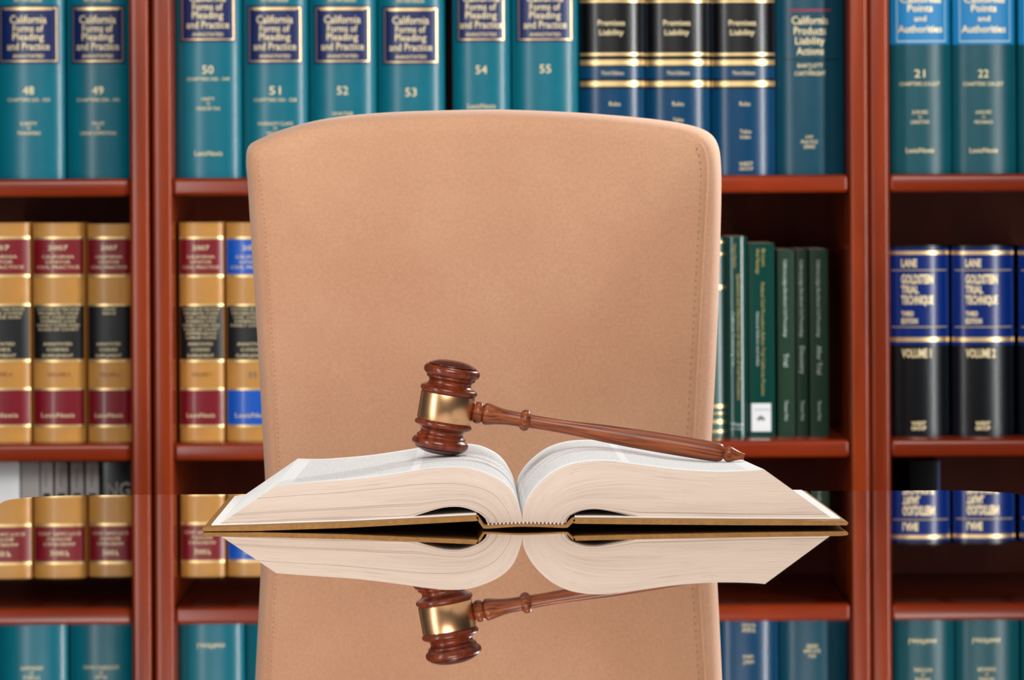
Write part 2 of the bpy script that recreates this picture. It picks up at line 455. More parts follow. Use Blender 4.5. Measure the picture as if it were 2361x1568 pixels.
    def text(s, name, items, m, off=0.0008, bold=0.0):
        """items: (string, dx from spine centre in px, row centre, width px, cap height px [, 'v'])"""
        if name != 'title_lettering' and len(items) > 1:      # blocks of writing that stand apart are parts of their own
            runs = []
            for it in items:
                if runs and abs(it[2] - runs[-1][-1][2]) < 16: runs[-1].append(it)
                else: runs.append([it])
            if len(runs) > 1:
                for r in runs: s.text(name, r, m, off, bold)
                return
        V = []; Fc = []
        for it in items:
            body, dx, py, wpx, hpx = it[:5]; vert = len(it) > 5
            vs, fs = text_mesh(body, bold); o = len(V)
            for (a, c) in vs:
                if not vert:
                    x = s.cx + (dx + (a - .5) * wpx) * s.k; z = s.zy(py) + (c / CAP - .5) * hpx * s.k
                else:   # reads downwards; py is the centre row, wpx the length
                    x = s.cx + (dx + (c / CAP - .5) * hpx) * s.k; z = s.zy(py) - (a - .5) * wpx * s.k
                V.append(s.loc((x, s.prof(x) - off, z)))
            Fc += [tuple(i + o for i in f) for f in fs]
        return mkobj(name, V, Fc, m, getattr(s, 'label', s.root) if name == 'title_lettering' else s.root, False)

DS = 4.54           # usual spine distance
HB = zf(-160)       # top of upper row books is above the frame
G_T = None
def teal_book(px0, px1, lab_bottom, num, yn, chap, subj, ys, pub=None, txt='', dark=False):
    s = Spine(px0, px1, -170 if lab_bottom > 120 else -190, Z1, DS, M['teal'], 'law_book', txt, 'book')
    dy = lab_bottom - 147
    c = (px0 + px1) / 2; w = px1 - px0
    s.patch('title_label', -.84, .84, 12 + dy, 147 + dy, M['navy_label'])
    s.frame('label_border', -.79, .79, 17 + dy, 142 + dy, M['gilt'], .025, 2.5)
    s.bands('gilt_band', [(17 + dy, 23 + dy)], M['gilt'], .0008, .66)
    s.text('title_lettering', [('California', 0, 44 + dy, 84, 19), ('Forms of', 0, 65 + dy, 70, 17), ('Pleading', 0, 84 + dy, 72, 17),
                               ('and Practice', 0, 106 + dy, 98, 18), ('ANNOTATED', 0, 129 + dy, 72, 8)], M['gilt_text'], bold=.006)
    it = [(num, 0, yn, 26, 20)]
    if chap: it.append((chap, 0, yn + 22, 98, 8))
    for (b, y, wd) in subj: it.append((b, 0, y, wd, 8))
    if pub: it.append(('LexisNexis', 0, pub, 64, 12))
    it.append(('MATTHEW BENDER', 0, dy, 64, 8))
    s.text('volume_lettering', it, M['gilt_text'])
    return s
teal_book(-188, -20, 147, '47', 208, 'CHAPTERS 508 - 524', [('TAXES', 285, 40), ('TO', 296, 10), ('TRADE NAMES', 307, 56)], 0, None,
          'teal volume seen only in the table reflection, beside volume 48')
teal_book(-18, 148, 147, '48', 208, 'CHAPTERS 525 - 533', [('SURETY', 285, 40), ('TO', 296, 9), ('TRANSFERS', 307, 54)], 0, None,
          'teal law book with navy title label numbered 48, on the upper shelf')
teal_book(152, 298, 147, '49', 208, 'CHAPTERS 534 - 541', [('TRUST', 285, 30), ('TO', 296, 9), ('UNFAIR COMPETITION', 307, 82)], 0, None,
          'teal law book with navy title label numbered 49, beside the double upright')
teal_book(403, 555, 97, '50', 160, 'CHAPTERS 542 - 549', [('UNITY', 228, 30), ('TO', 239, 9), ('VENDOR TAX', 250, 56)], 0, 353,
          'teal law book with low navy label numbered 50, right of the double upright')
teal_book(558, 709, 147, '51', 208, 'CHAPTERS 550 - 558', [('WARRANTY CLAIMS', 285, 82), ('TO', 296, 9), ('WASTE', 307, 40)], 0, None,
          'teal law book numbered 51 above the left corner of the chair')
teal_book(712, 867, 147, '52', 208, None, [('WATER', 262, 50)], 0, None,
          'teal law book numbered 52 with navy label, between volumes 51 and 53')
teal_book(870, 1024, 149, '53', 212, None, [], 0, None, 'teal law book numbered 53 with a dark gap on its right')
teal_book(1043, 1176, 97, '54', 160, None, [], 0, 244, 'teal law book numbered 54 above the middle of the chair')
teal_book(1179, 1335, 97, '55', 158, None, [], 0, None, 'teal law book numbered 55 beside the black and blue volumes')

def premises(px0, px1, rest, label):
    s = Spine(px0, px1, -120, Z1, DS - .003, M['blue_cloth'], 'law_book', label, 'book')
    s.bands('black_panel', [(-60, 153), (181, 204)], M['black_gloss'], .0003, .995)
    s.bands('gilt_band', [(0, 5), (122, 128), (138, 150), (187, 199)], M['gilt'], .0006, .98)
    s.text('title_lettering', [('Premises', -2, 52, 62, 13), ('Liability', -2, 74, 56, 13)] , M['gilt_text'], bold=.006)
    s.text('volume_lettering', [('Third Edition', 0, 168, 52, 9)] + rest, M['gilt_text'])
premises(1337, 1487, [('Rules', 5, 239, 25, 10)], 'black and blue premises liability book next to volume 55')
premises(1488, 1638, [('Rules', 0, 239, 26, 10), ('Tables', 0, 276, 24, 9)], 'black and blue premises liability book, the middle one of its three')
premises(1640, 1788, [('Rules', 3, 239, 24, 10), ('Tables', 4, 303, 26, 9), ('Index', 4, 315, 24, 9), ('WEST', 5, 378, 32, 10), ('GROUP', 5, 389, 32, 7)],
         'black and blue premises liability book above the right corner of the chair')
s = Spine(1789, 1947, -150, Z1, DS, M['teal_dark'], 'law_book', 'slate blue products liability book at the right end of the middle bookcase', 'book')
s.bands('red_rule', [(21, 26)], M['red_ink'], .0005, .6)
s.bands('dark_rule', [(136, 138)], M['navy'], .0005, .8)
s.text('title_lettering', [('California', 0, 46, 84, 19), ('Products', 0, 70, 74, 19), ('Liability', 0, 93, 68, 18), ('Actions', 0, 117, 62, 18)], M['gilt_text'], bold=.006)
s.text('volume_lettering', [('BARTLETT', 0, 151, 58, 9), ('&', 0, 160, 5, 5), ('CARTWRIGHT', 0, 169, 72, 10), ('LAW', -3, 315, 18, 7), ('PRACTICE', -3, 327, 38, 8), ('SERIES', -3, 338, 26, 8)], M['gilt_text'])

def points(px0, px1, num, chap, subj, label):
    s = Spine(px0, px1, -150, Z1, DS - .004, M['teal_grey'], 'law_book', label, 'book')
    s.patch('title_label', -.97, .93, -60, 102, M['cyan'])
    s.frame('label_border', -.78, .8, -52, 96, M['white_ink'], .02, 2.2)
    s.text('title_lettering', [('California', 0, -1, 94, 14), ('Points', -2, 18, 58, 17), ('and', -2, 42, 28, 13), ('Authorities', -2, 66, 102, 17)], M['gilt_text'], bold=.015)
    s.text('volume_lettering', [(num, -4, 169, 24, 19), (chap, -4, 193, 92, 9), (subj[0], -4, 258, 36, 8), ('TO', -4, 270, 8, 6), (subj[1], -4, 281, 42, 8), ('LexisNexis', -4, 346, 64, 12)], M['gilt_text'])
points(2053, 2195, '21', 'CHAPTERS 215-217', ('JUDGES', 'JURISDICTION'), 'grey teal book with bright cyan label numbered 21')
points(2197, 2345, '22', 'CHAPTERS 220-227', ('LANDLORD', 'MECHANICS'), 'grey teal book with bright cyan label numbered 22')
points(2349, 2495, '23', 'CHAPTERS 230-234', ('LIENS', 'MINES'), 'sliver of a grey teal book cut off at the upper right edge')

def tan_book(px0, px1, top, lm, n1, bw, label, vol, nmid=0):
    s = Spine(px0, px1, top, Z2, DS, M['tan'], 'law_book', label, 'book', bulge=.13)
    s.patch('upper_label', -.97, .97, 552, 632, lm); s.patch('black_label', -.97, .97, 706, 828, M['black'])
    s.patch('lower_label', -.97, .97, 900, 979, lm)
    s.bands('gilt_band', [(546, 551), (634, 639), (701, 706), (830, 835), (895, 900), (980, 985)], M['gilt'])
    ws = [(.62, 592, 'CALIFORNIA'), (.48, 604, 'CITATOR'), (.82, 616, 'CIVIL PRACTICE')]
    w = px1 - px0
    it = [('2007', 0, 571, w * .38, 11)] + [(b, 0, y, w * f, 7) for f, y, b in ws]
    words = ['STATUTES OF THE STATE', 'PROBATE CODE', 'CIVIL CODE AND', 'EVIDENCE CODE', 'FAMILY CODE AND', 'RULES OF COURT', 'APPENDIX', 'LABOR CODE', 'WITH AMENDMENTS', 'INDEX TO CODES']
    y = 713
    for i in range(n1): it.append((words[i % 10], 0, y, w * (.82 - .05 * (i % 4) if n1 > 2 else .3), 6)); y += 9.3
    for b, yy, f in (('ANNOTATED', 793, .56), ('CODES', 806, .42), ('SUPPLEMENT', 820, .6)): it.append((b, -2, yy, w * f, 7))
    it.append(('LexisNexis', -2, 957, w * .64, 11))
    s.text('label_lettering', it, M['gilt_text'])
    if vol: s.text('volume_lettering', [(vol, 0, 863, w * (.44 if len(vol) > 3 else .12), 9 if len(vol) > 3 else 14)], M['brown_ink'] if len(vol) > 3 else M['grey_ink'])
tan_book(-78, 68, 514, M['maroon'], 3, 0, 'tan and maroon law book cut off by the left edge', 'VOLUME 4')
tan_book(75, 194, 514, M['maroon'], 6, 0, 'tan and maroon law book, second from left on the middle shelf', 'VOLUME 5')
tan_book(202, 302, 516, M['maroon'], 2, 0, 'tan and maroon law book tight against the left upright', 'VOLUME 6')
tan_book(413, 515, 513, M['maroon'], 8, 0, 'tan and maroon law book standing just right of the double upright', 'VOLUME 7')
tan_book(521, 645, 513, M['royal'], 5, 0, 'tan law book with royal blue labels, half hidden by the chair', 'II')

def Dfor(zs, py): return F * (CZ - zs) / (py - HY)
# right end of the middle shelf
s = Spine(1596, 1672, 547, Z2, Dfor(Z2, 1012), M['green_grey'], 'law_book', 'grey green gilt banded book touching the right edge of the chair', 'book', bulge=.14)
s.bands('gilt_band', [(556, 561), (583, 588), (658, 667), (933, 941), (952, 955), (968, 977), (992, 998)], M['gilt'], .0006)
s = Spine(1675, 1724, 546, Z2, Dfor(Z2, 1013), M['green_teal'], 'paperback_book', 'tall glossy bottle green paperback beside the grey green gilt book', 'book', bulge=.22)
s.text('title_lettering', [('Young on Deposition', -4, 590, 56, 7, 'v'), ('Questions and Objections on the Law of Civil Procedure', 4, 777, 290, 8, 'v')], M['dull_gilt'])
s.text('publisher_lettering', [('California Continuing Law', -9, 782, 125, 6, 'v'), ('West', -2, 978, 28, 9), ('group', -2, 988, 26, 5)], M['white_ink'])
s = Spine(1727, 1786, 561, Z2, Dfor(Z2, 1011), M['green_teal'], 'paperback_book', 'green paperback with a white sticker at the foot of its spine', 'book', bulge=.02)
s.text('title_lettering', [('Brown', 5, 594, 40, 8, 'v'), ('Weil Flemings', -8, 602, 58, 8, 'v'), ('Federal Civil Procedure Before Trial California Practice', 3, 782, 260, 8, 'v')], M['dull_gilt'])
s.text('subtitle_lettering', [('National Edition and Index', -9, 782, 125, 6, 'v')], M['white_ink'])
s.patch('white_sticker', -.84, .68, 930, 995, M['white_card'])
s.bands('sticker_rule', [(944, 945.5)], M['grey_ink'], .0005, .6)
V = []; Fc = []
for k in range(3):    # small lozenge emblem
    cx_, cz_, r_ = -3 + (k - 1) * 5, 966 - (4 if k == 1 else 0), 5
    o_ = len(V)
    for dx_, dz_ in ((0, -r_), (r_, 0), (0, r_), (-r_, 0)): V.append(s.loc((s.cx + (cx_ + dx_) * s.k, s.prof(s.cx) - .0006, s.zy(cz_ + dz_))))
    Fc.append((o_, o_ + 1, o_ + 2, o_ + 3))
mkobj('sticker_emblem', V, Fc, M['grey_ink'], s.root, False)
for (a, b, top, word, hh, ww) in ((1793, 1832, 576, 'Trial', 11, 30), (1837, 1863, 575, 'Discovery', 11, 63), (1868, 1910, 575, 'After Trial', 11, 66)):
    s = Spine(a, b, top, Z2, Dfor(Z2, 1009), M['green_dark'], 'paperback_book',
              'thin dark green paperback titled %s, right end of the middle shelf' % word.lower(), 'book', bulge=.03)
    s.text('title_lettering', [('California Judges Benchbook Civil Proceedings', -1, 688, 178, 8, 'v'), (word, 0, 830, ww, hh, 'v'), ('Thomson West', 0, 947, 46, 8, 'v')], M['white_ink'])

def lane(px0, px1, vol, label):
    s = Spine(px0, px1, 566, Z2, Dfor(Z2, 1012), M['navy'], 'law_book', label, 'book', bulge=.17)
    s.patch('blue_label', -.98, .98, 572, 796, M['lane_blue'])
    s.bands('gilt_band', [(579, 587), (778, 788)], M['gilt'])
    s.bands('gilt_rule', [(622, 624), (753, 755)], M['dull_gilt'], .0006, .9)
    L = -42
    def T(b, y, w, h): return (b, L + w / 2, y, w, h)
    s.text('title_lettering', [T('LANE', 606, 36, 18), T('GOLDSTEIN', 643, 74, 21), T('TRIAL', 667, 40, 18), T('TECHNIQUE', 691, 74, 20), T('THIRD', 723, 28, 11), T('EDITION', 740, 37, 12)], M['gilt_text'], bold=.035)
    s.text('volume_lettering', [T('VOLUME %s' % vol, 814, 68, 20), ('WEST', -4, 976, 34, 9), ('GROUP', -4, 987, 34, 9)], M['gilt_text'], bold=.03)
lane(2051, 2191, '1', 'navy trial technique book marked volume 1 beside the right upright')
lane(2197, 2341, '2', 'navy trial technique book marked volume 2 near the right edge')
lane(2351, 2495, '3', 'navy trial technique book cut off by the right edge')

# lower shelf: binders seen through the gap above the table
def binder(px0, px1, m, label, extra=0, name='ring_binder', cat='binder', top=1066):
    s = Spine(px0, px1, top, SH[1], DS + .02, m, name, label, cat, bulge=.04, depth=.2)
    if extra:
        s.patch('black_label', -.55, .55, 1137, 1165, M['black'])
        s.text('spine_lettering', [('Trial Notebook', 0, 1100, 48, 7, 'v')], M['grey_ink'])
    return s
binder(-30, 46, M['white_card'], 'wide white binder below the shelf at the left edge')
binder(49, 92, M['grey_card'], 'plain grey binder between the white binder and the lettered ones')
for i, (a, b) in enumerate(((95, 123), (128, 157), (164, 194), (199, 229))):
    binder(a, b, M['grey_card'], 'slim grey binder with black square, %s of the four' % ('leftmost', 'second from left', 'third from left', 'rightmost')[i], 1)
s = binder(234, 303, M['navy'], 'dark book with large grey capitals against the left upright', name='reference_book', cat='book')
s.text('title_lettering', [('NG', 6, 1128, 54, 36)], M['grey_ink'], bold=.03)
s = Spine(2100, 2168, 1063, SH[1], DS + .12, M['navy'], 'reference_book', 'dark book with a thin blue edge under the navy volumes', 'book', bulge=.02)
s.patch('blue_edge', .86, .98, 1064, 1400, M['royal'])

# ------------------------------------------------------------------ table
def rounded_slab(name, x0, x1, y0, y1, z0, z1, R, bev, m, parent=None):
    bm = bmesh.new(); pts = []
    for (cx, cy, a0) in ((x1 - R, y1 - R, 0), (x0 + R, y1 - R, 90), (x0 + R, y0 + R, 180), (x1 - R, y0 + R, 270)):
        for k in range(13):
            a = math.radians(a0 + 90 * k / 12); pts.append((cx + R * math.cos(a), cy + R * math.sin(a)))
    lo = [bm.verts.new((x, y, z0)) for x, y in pts]; hi = [bm.verts.new((x, y, z1)) for x, y in pts]
    n = len(pts)
    for i in range(n): bm.faces.new((lo[i], lo[(i + 1) % n], hi[(i + 1) % n], hi[i]))
    bm.faces.new(lo); f = bm.faces.new(hi)
    if bev: bmesh.ops.bevel(bm, geom=list(f.edges), offset=bev, segments=1, affect='EDGES')
    o = from_bm(name, bm, m, None, smooth=False)
    if parent: adopt(o, parent)
    return o
TY = 3.158
tb = thing('table', (0, 2.3, 0), 'table with a mirror-like black glass top under the open book', 'table')
rounded_slab('glass_top', -.385, .385, 1.35, TY, TZ - .008, TZ, .06, .0012, M['glass'], tb)
rounded_slab('table_top', -.38, .38, 1.355, TY - .005, TZ - .030, TZ - .008, .058, 0, M['table_wood'], tb)
for a in (-1, 1):
    for y in (1.45, TY - .06):
        adopt(box('leg', a * .345 - .025, a * .345 + .025, y - .025, y + .025, 0, TZ - .03, M['table_wood'], None, .004), tb)
for (x0, x1, y0, y1) in ((-.32, .32, 1.44, 1.46), (-.32, .32, TY - .07, TY - .05), (-.355, -.335, 1.475, TY - .085), (.335, .355, 1.475, TY - .085)):
    adopt(box('apron', x0, x1, y0, y1, TZ - .09, TZ - .03, M['table_wood']), tb)

# ------------------------------------------------------------------ chair
CD = 3.36
pairs = [((650, 1800), (682, 1800)), ((628, 1500), (664, 1500)), ((605, 1095), (641, 1095)), ((590, 820), (625, 820)), ((575, 580), (609, 570)),
         ((566, 430), (597, 440)), ((562, 372), (590, 388)), ((568, 336), (594, 355)), ((598, 317), (614, 338)), ((660, 293), (668, 322)), ((760, 270), (764, 300)),
         ((900, 257), (902, 287)), ((1100, 251), (1100, 282)), ((1200, 252), (1200, 283)), ((1350, 259), (1348, 290)), ((1500, 272), (1495, 302)),
         ((1590, 286), (1578, 315)), ((1637, 303), (1610, 330)), ((1659, 330), (1624, 355)), ((1667, 375), (1629, 400)), ((1668, 460), (1626, 480)), ((1663, 650), (1617, 650)),
         ((1655, 850), (1606, 850)), ((1644, 1050), (1595, 1050)), ((1622, 1450), (1573, 1450)), ((1604, 1800), (1555, 1800))]
n_ = 4
O_ = crom([(a[0], a[1], 0) for a, b in pairs], n_); I_ = crom([(b[0], b[1], 0) for a, b in pairs], n_)
for k in range(1, 12):        # closing edge at the bottom
    t = k / 12; O_.append(O_[len(pairs) * n_ - n_].lerp(O_[0], t)); I_.append(I_[len(pairs) * n_ - n_].lerp(I_[0], t))
mid = Vector((1115, 1040, 0))
ch = thing('chair', (0, CD, 0), 'tan suede upholstered chair with a tall curved back behind the table', 'chair')
def ringpts(f, dy, shrink=0.0):
    r = []
    for o, i in zip(O_, I_):
        q = o.lerp(i, f)
        if shrink: q = q + (mid - q).normalized() * shrink
        p = P(q.x, q.y, CD); r.append(Vector((p.x, CD + dy, p.z)))
    return r
rings = [ringpts(0, .078, 34), ringpts(0, .076, 16), ringpts(0, .068, 5), ringpts(0, .055, 1), ringpts(0, .035), ringpts(.05, .022), ringpts(.2, .012), ringpts(.45, .005), ringpts(.75, .001), ringpts(.95, -.0002), ringpts(1.0, -.0006), ringpts(1.05, -.0011)]
for f, d in ((.96, -.0025), (.88, -.005), (.75, -.008), (.55, -.011), (.3, -.013), (.12, -.0135)):
    rr = []
    for i in I_:
        q = mid.lerp(i, f); p = P(q.x, q.y, CD); rr.append(Vector((p.x, CD + d, p.z)))
    rings.append(rr)
V = []; Fc = []; n = len(O_)
for r in rings: V += r
for k in range(len(rings) - 1):
    for i in range(n): j = (i + 1) % n; Fc.append((k * n + i, k * n + j, (k + 1) * n + j, (k + 1) * n + i))
pc = P(mid.x, mid.y, CD); V.append(Vector((pc.x, CD - .0138, pc.z))); cI = len(V) - 1
for i in range(n): Fc.append(((len(rings) - 1) * n + i, (len(rings) - 1) * n + (i + 1) % n, cI))
Fc.append(tuple(range(n)))
bk = mkobj('backrest', V, Fc, M['suede']); adopt(bk, ch)
bm = bmesh.new(); bm.from_mesh(bk.data); bmesh.ops.recalc_face_normals(bm, faces=bm.faces); bm.to_mesh(bk.data); bm.free()

def tube(name, pts, r, m, parent=None, seg=8):
    bm = bmesh.new(); rr = []
    for i, p in enumerate(pts):
        d = (pts[min(i + 1, len(pts) - 1)] - pts[max(i - 1, 0)]).normalized()
        a = d.cross(Vector((0, 1, 0)));
        if a.length < 1e-3: a = Vector((1, 0, 0))
        a.normalize(); b = d.cross(a)
        rr.append([bm.verts.new(p + (a * math.cos(2 * math.pi * k / seg) + b * math.sin(2 * math.pi * k / seg)) * r) for k in range(seg)])
    for A, B in zip(rr, rr[1:]):
        for k in range(seg): bm.faces.new((A[k], A[(k + 1) % seg], B[(k + 1) % seg], B[k]))
    bm.faces.new(rr[0]); bm.faces.new(rr[-1])
    return from_bm(name, bm, m, parent, True)
m_idx = 17 * n_
o = tube('seam', [Vector((P(q.x + 3, q.y, CD).x, CD - .0002, P(q.x, q.y, CD).z)) for q in I_[m_idx:(len(pairs) - 1) * n_ + 1]], .0009, M['suede']); adopt(o, ch)
o = tube('seam', [Vector((P(q.x - 2, q.y, CD).x, CD - .0002, P(q.x, q.y, CD).z)) for q in I_[0:7 * n_]], .0009, M['suede']); adopt(o, ch)
# rows of small stitches inside each seam
for side in (0, 1):
    bm = bmesh.new()
    seq = [q for q in (I_[m_idx:(len(pairs) - 1) * n_ + 1] if side else I_[0:7 * n_][::-1])]
    seq = resample(seq, int(sum((b - a).length for a, b in zip(seq, seq[1:])) / (16 if side else 11)))
    for q in seq[1:]:
        dx = -14 if side else 5; h = .0005 if side else .00034
        p = P(q.x + dx, q.y, CD)
        zz = p.z
        add_box(bm, p.x - h, p.x + h, CD - (.0026 if side else .0018), CD - .0006, zz - h * 1.6, zz + h * 1.6)
    o = from_bm('stitching', bm, M['stitch']); adopt(o, ch)
adopt(box('seat', -.215, .215, CD - .45, CD - .016, .40, .50, M['suede'], None, .025, 5), ch)
for a in (-.17, .17):
    for y in (CD - .40, CD + .03):
        adopt(box('leg', a - .018, a + .018, y - .018, y + .018, 0, .405 if y < CD else .52, M['chair_leg'], None, .003), ch)

# ------------------------------------------------------------------ open book
FD = 2.835          # front of the leaves
BD = 3.085          # back of the leaves
LT_f = [(636, 1120), (680, 1116), (730, 1112), (826, 1104), (923, 1091), (987, 1081), (1035.5, 1077), (1084, 1080), (1132, 1096), (1164, 1115), (1184, 1138), (1196, 1165), (1203, 1188), (1204, 1206)]
LB_f = [(499.5, 1213), (560, 1210), (665, 1205), (790, 1202), (880, 1200), (923, 1198), (955, 1190), (1003, 1175), (1035, 1169), (1068, 1170), (1100, 1181), (1116, 1193), (1121, 1199), (1123, 1206)]
RT_f = [(1762, 1082.5), (1735.7, 1085), (1690, 1087), (1633, 1087), (1556.5, 1082), (1480, 1072.6), (1423, 1065), (1385, 1062.7), (1347, 1065), (1309, 1073), (1270, 1092.5), (1240, 1119), (1221, 1144), (1208, 1171), (1205, 1188), (1204, 1206)]
RB_f = [(1926, 1200.5), (1800, 1200), (1650, 1199.5), (1503, 1198.4), (1461, 1190.8), (1423, 1182), (1385, 1175), (1362, 1174.4), (1339, 1178), (1316, 1187.8), (1308, 1197), (1305, 1206)]
# the far ends, measured in the photograph at their own distance
LT_b = [(687, 1057), (720, 1058), (762, 1057), (858.5, 1048.6), (955, 1034), (1010, 1025), (1050, 1021.5), (1082, 1023), (1110, 1028), (1142, 1043), (1164, 1064), (1180, 1093), (1188, 1115), (1191, 1140)]
RT_b = [(1694, 1052), (1670, 1052), (1620, 1050), (1560, 1044), (1500, 1034), (1450, 1024), (1404, 1017), (1375, 1014.5), (1347, 1014), (1309, 1017), (1270, 1028), (1240, 1046), (1213, 1071), (1195, 1098), (1191, 1115), (1190, 1140)]
def to_world(pts, D, n=60):
    w = [P(x, y, D) for x, y in pts]
    return resample(crom(w, 8), n)
N = 64
def shift_back(front, D0, D1, target0, target1):
    """carry a front curve back along the book, fitted to its two end points"""
    out = []
    a, b = front[0], front[-1]
    for p in front:
        t = (p.x - a.x) / (b.x - a.x)
        q0 = target0 - a; q1 = target1 - b
        out.append(p + q0.lerp(q1, t))
    return out
lt_f = to_world(LT_f, FD, N); lb_f = to_world(LB_f, FD, N); rt_f = to_world(RT_f, FD, N); rb_f = to_world(RB_f, FD, N)
lt_b = to_world(LT_b, BD, N); rt_b = to_world(RT_b, BD, N)
dY = Vector((0, BD - FD, 0))
lb_b = shift_back(lb_f, FD, BD, P(556, 1147, BD), lb_f[-1] + dY + Vector((-.003, 0, 0)))
rb_b = shift_back(rb_f, FD, BD, P(1838, 1138, BD), rb_f[-1] + dY + Vector((-.003, 0, 0)))
lt_b[-1] = lt_f[-1] + dY + Vector((-.004, 0, 0)); rt_b[-1] = lt_b[-1].copy()
lt_b = resample(lt_b, N); rt_b = resample(rt_b, N)
# keep the under side on the boards
book = thing('open_book', (0, (FD + BD) / 2, TZ), 'thick open law book with ochre cover lying on the glass table', 'book')

def block(name, tf, bf, tb_, bb, edge_mat, sag=0.0):
    V = []; Fc = []; fm = []; uv = []
    T = 30; K = 16
    def grid(fn, na, nb, mi, uvf, flip=False):
        o = len(V)
        for i in range(na + 1):
            for j in range(nb + 1):
                V.append(fn(i, j)); uv.append(uvf(i / na, j / nb))
        for i in range(na):
            for j in range(nb):
                a = o + i * (nb + 1) + j; f = (a, a + nb + 1, a + nb + 2, a + 1)
                Fc.append(f[::-1] if flip else f); fm.append(mi)
    def wob(i, t):  # leaves are not perfectly level at the fore edge
        return 0
    fr = lambda i, j: bf[i].lerp(tf[i], j / T)
    ba = lambda i, j: bb[i].lerp(tb_[i], j / T)
    grid(fr, N, T, 0, lambda a, b: (a, b))
    grid(ba, N, T, 0, lambda a, b: (a, b), True)
    def top(i, j):     # the leaves dip a little under the gavel head
        a = i / N
        return tf[i].lerp(tb_[i], j / K) - Vector((0, 0, sag * math.exp(-((a - .62) / .2) ** 2) * math.sin(math.pi * j / K)))
    grid(top, N, K, 1, lambda a, b: (a, b))
    grid(lambda i, j: bf[i].lerp(bb[i], j / K), N, K, 0, lambda a, b: (a, .02), True)
    grid(lambda i, j: fr(0, i).lerp(ba(0, i), j / K), T, K, 2, lambda a, b: (b, a))
    grid(lambda i, j: fr(N, i).lerp(ba(N, i), j / K), T, K, 0, lambda a, b: (b, a), True)
    o = mkobj(name, V, Fc, [edge_mat, M['page'], M['fore']], None, True, uv, fm)
    adopt(o, book); return o
block('page_block', lt_f, lb_f, lt_b, lb_b, M['edge_left'], .0022)
block('page_block', rt_f, rb_f, rt_b, rb_b, M['edge_right'])

# cover: two boards, joints and spine cloth, front profile carried back
CF, CB = 2.818, 3.098
def prism(name, top, bot, top_b, bot_b, m, bev=0):
    """solid between a front section and a back section"""
    ring = top + bot[::-1]; ringb = top_b + bot_b[::-1]; k = len(ring)
    V = ring + ringb; Fc = [(i, (i + 1) % k, k + (i + 1) % k, k + i) for i in range(k)]
    n = len(top)
    for i in range(n - 1):
        Fc.append((i, i + 1, k - 2 - i, k - 1 - i)); Fc.append((k + i + 1, k + i, 2 * k - 1 - i, 2 * k - 2 - i))
    o = mkobj(name, V, Fc, m, None, True, auto=35)
    bm = bmesh.new(); bm.from_mesh(o.data); bmesh.ops.recalc_face_normals(bm, faces=bm.faces)
    bm.to_mesh(o.data); bm.free()
    o.data.set_sharp_from_angle(angle=math.radians(35))
    return o
def carry(pts, tl, tr):
    a, b = pts[0], pts[-1]; return [p + (tl).lerp(tr, (p.x - a.x) / (b.x - a.x)) for p in pts]
def cov(pts): return [P(x, y, CF) for x, y in pts]
zt = TZ + .0004
def clampz(L): return [Vector((p.x, p.y, max(p.z, zt))) for p in L]
# left board
top = cov([(467, 1218.5), (470, 1216.5), (600, 1212.5), (800, 1205.5), (1000, 1196), (1096, 1191), (1102, 1192)])
bot = cov([(468, 1226), (472, 1227), (600, 1224), (800, 1217), (1000, 1206.5), (1096, 1201.5), (1104, 1200)])
dl = Vector((-.0012, CB - CF, 0)); dr = Vector((-.004, CB - CF, 0)); dR = Vector((-.0085, CB - CF, 0))
top, bot = clampz(top), clampz(bot)
cl = prism('cover_board', top, bot, carry(top, dl, dr), carry(bot, dl, dr), M['cover']); adopt(cl, book)
top2 = cov([(1322, 1198), (1327, 1197), (1450, 1198), (1700, 1200), (1940, 1201), (1953, 1202.5), (1956, 1205)])
bot2 = cov([(1322, 1206), (1327, 1207.5), (1450, 1209), (1700, 1211), (1940, 1211.5), (1952, 1211.5), (1955.5, 1208)])
top2, bot2 = clampz(top2), clampz(bot2)
cr = prism('cover_board', top2, bot2, carry(top2, dr, dR), carry(bot2, dr, dR), M['cover']); adopt(cr, book)
# spine cloth with its two joints
sp_t = cov([(1098, 1191.5), (1103, 1193), (1110, 1203), (1117, 1214), (1122, 1215), (1140, 1214), (1165, 1212.5), (1200, 1211), (1240, 1211.5), (1280, 1213), (1300, 1213.5), (1306, 1213), (1313, 1205), (1321, 1198), (1326, 1197.3)])
sp_b = cov([(1098, 1194), (1100, 1196), (1106, 1207), (1114, 1218), (1122, 1219), (1140, 1218), (1165, 1216), (1200, 1214.5), (1240, 1215), (1280, 1216.5), (1300, 1217.3), (1309, 1216.5), (1317, 1209), (1324, 1203), (1326, 1201)])
sp_t, sp_b = clampz(sp_t), clampz(sp_b)
o = prism('spine_cloth', sp_t, sp_b, carry(sp_t, dr, dr), carry(sp_b, dr, dr), M['cover']); adopt(o, book)
# pastedown endpapers on the boards
def strip(name, a, b, m, rise=.0005, y0=.014, y1=.010):
    lo = [Vector((p.x, CF + y0, p.z + .0001)) for p in a]; hi = [Vector((p.x, CF + y0, p.z + rise)) for p in a]
    lb = [p + b(k) for k, p in enumerate(lo)]; hb = [p + b(k) for k, p in enumerate(hi)]
    o = prism(name, hi, lo, hb, lb, m); adopt(o, book)
L_ = CB - CF - .014 - .008
ep = [cov([(x, y)])[0] for x, y in ((484, 1216), (600, 1212.5), (800, 1205.5), (1000, 1196), (1098, 1191))]
strip('endpaper', ep, lambda k: Vector((-.0012 - .0005 * k, L_, 0)), M['endpaper'], .0009)
ep = [cov([(x, y)])[0] for x, y in ((1326, 1197), (1450, 1198), (1700, 1200), (1941, 1201))]
strip('endpaper', ep, lambda k: Vector((-.004 - .0015 * k, L_, 0)), M['endpaper'], .0009)

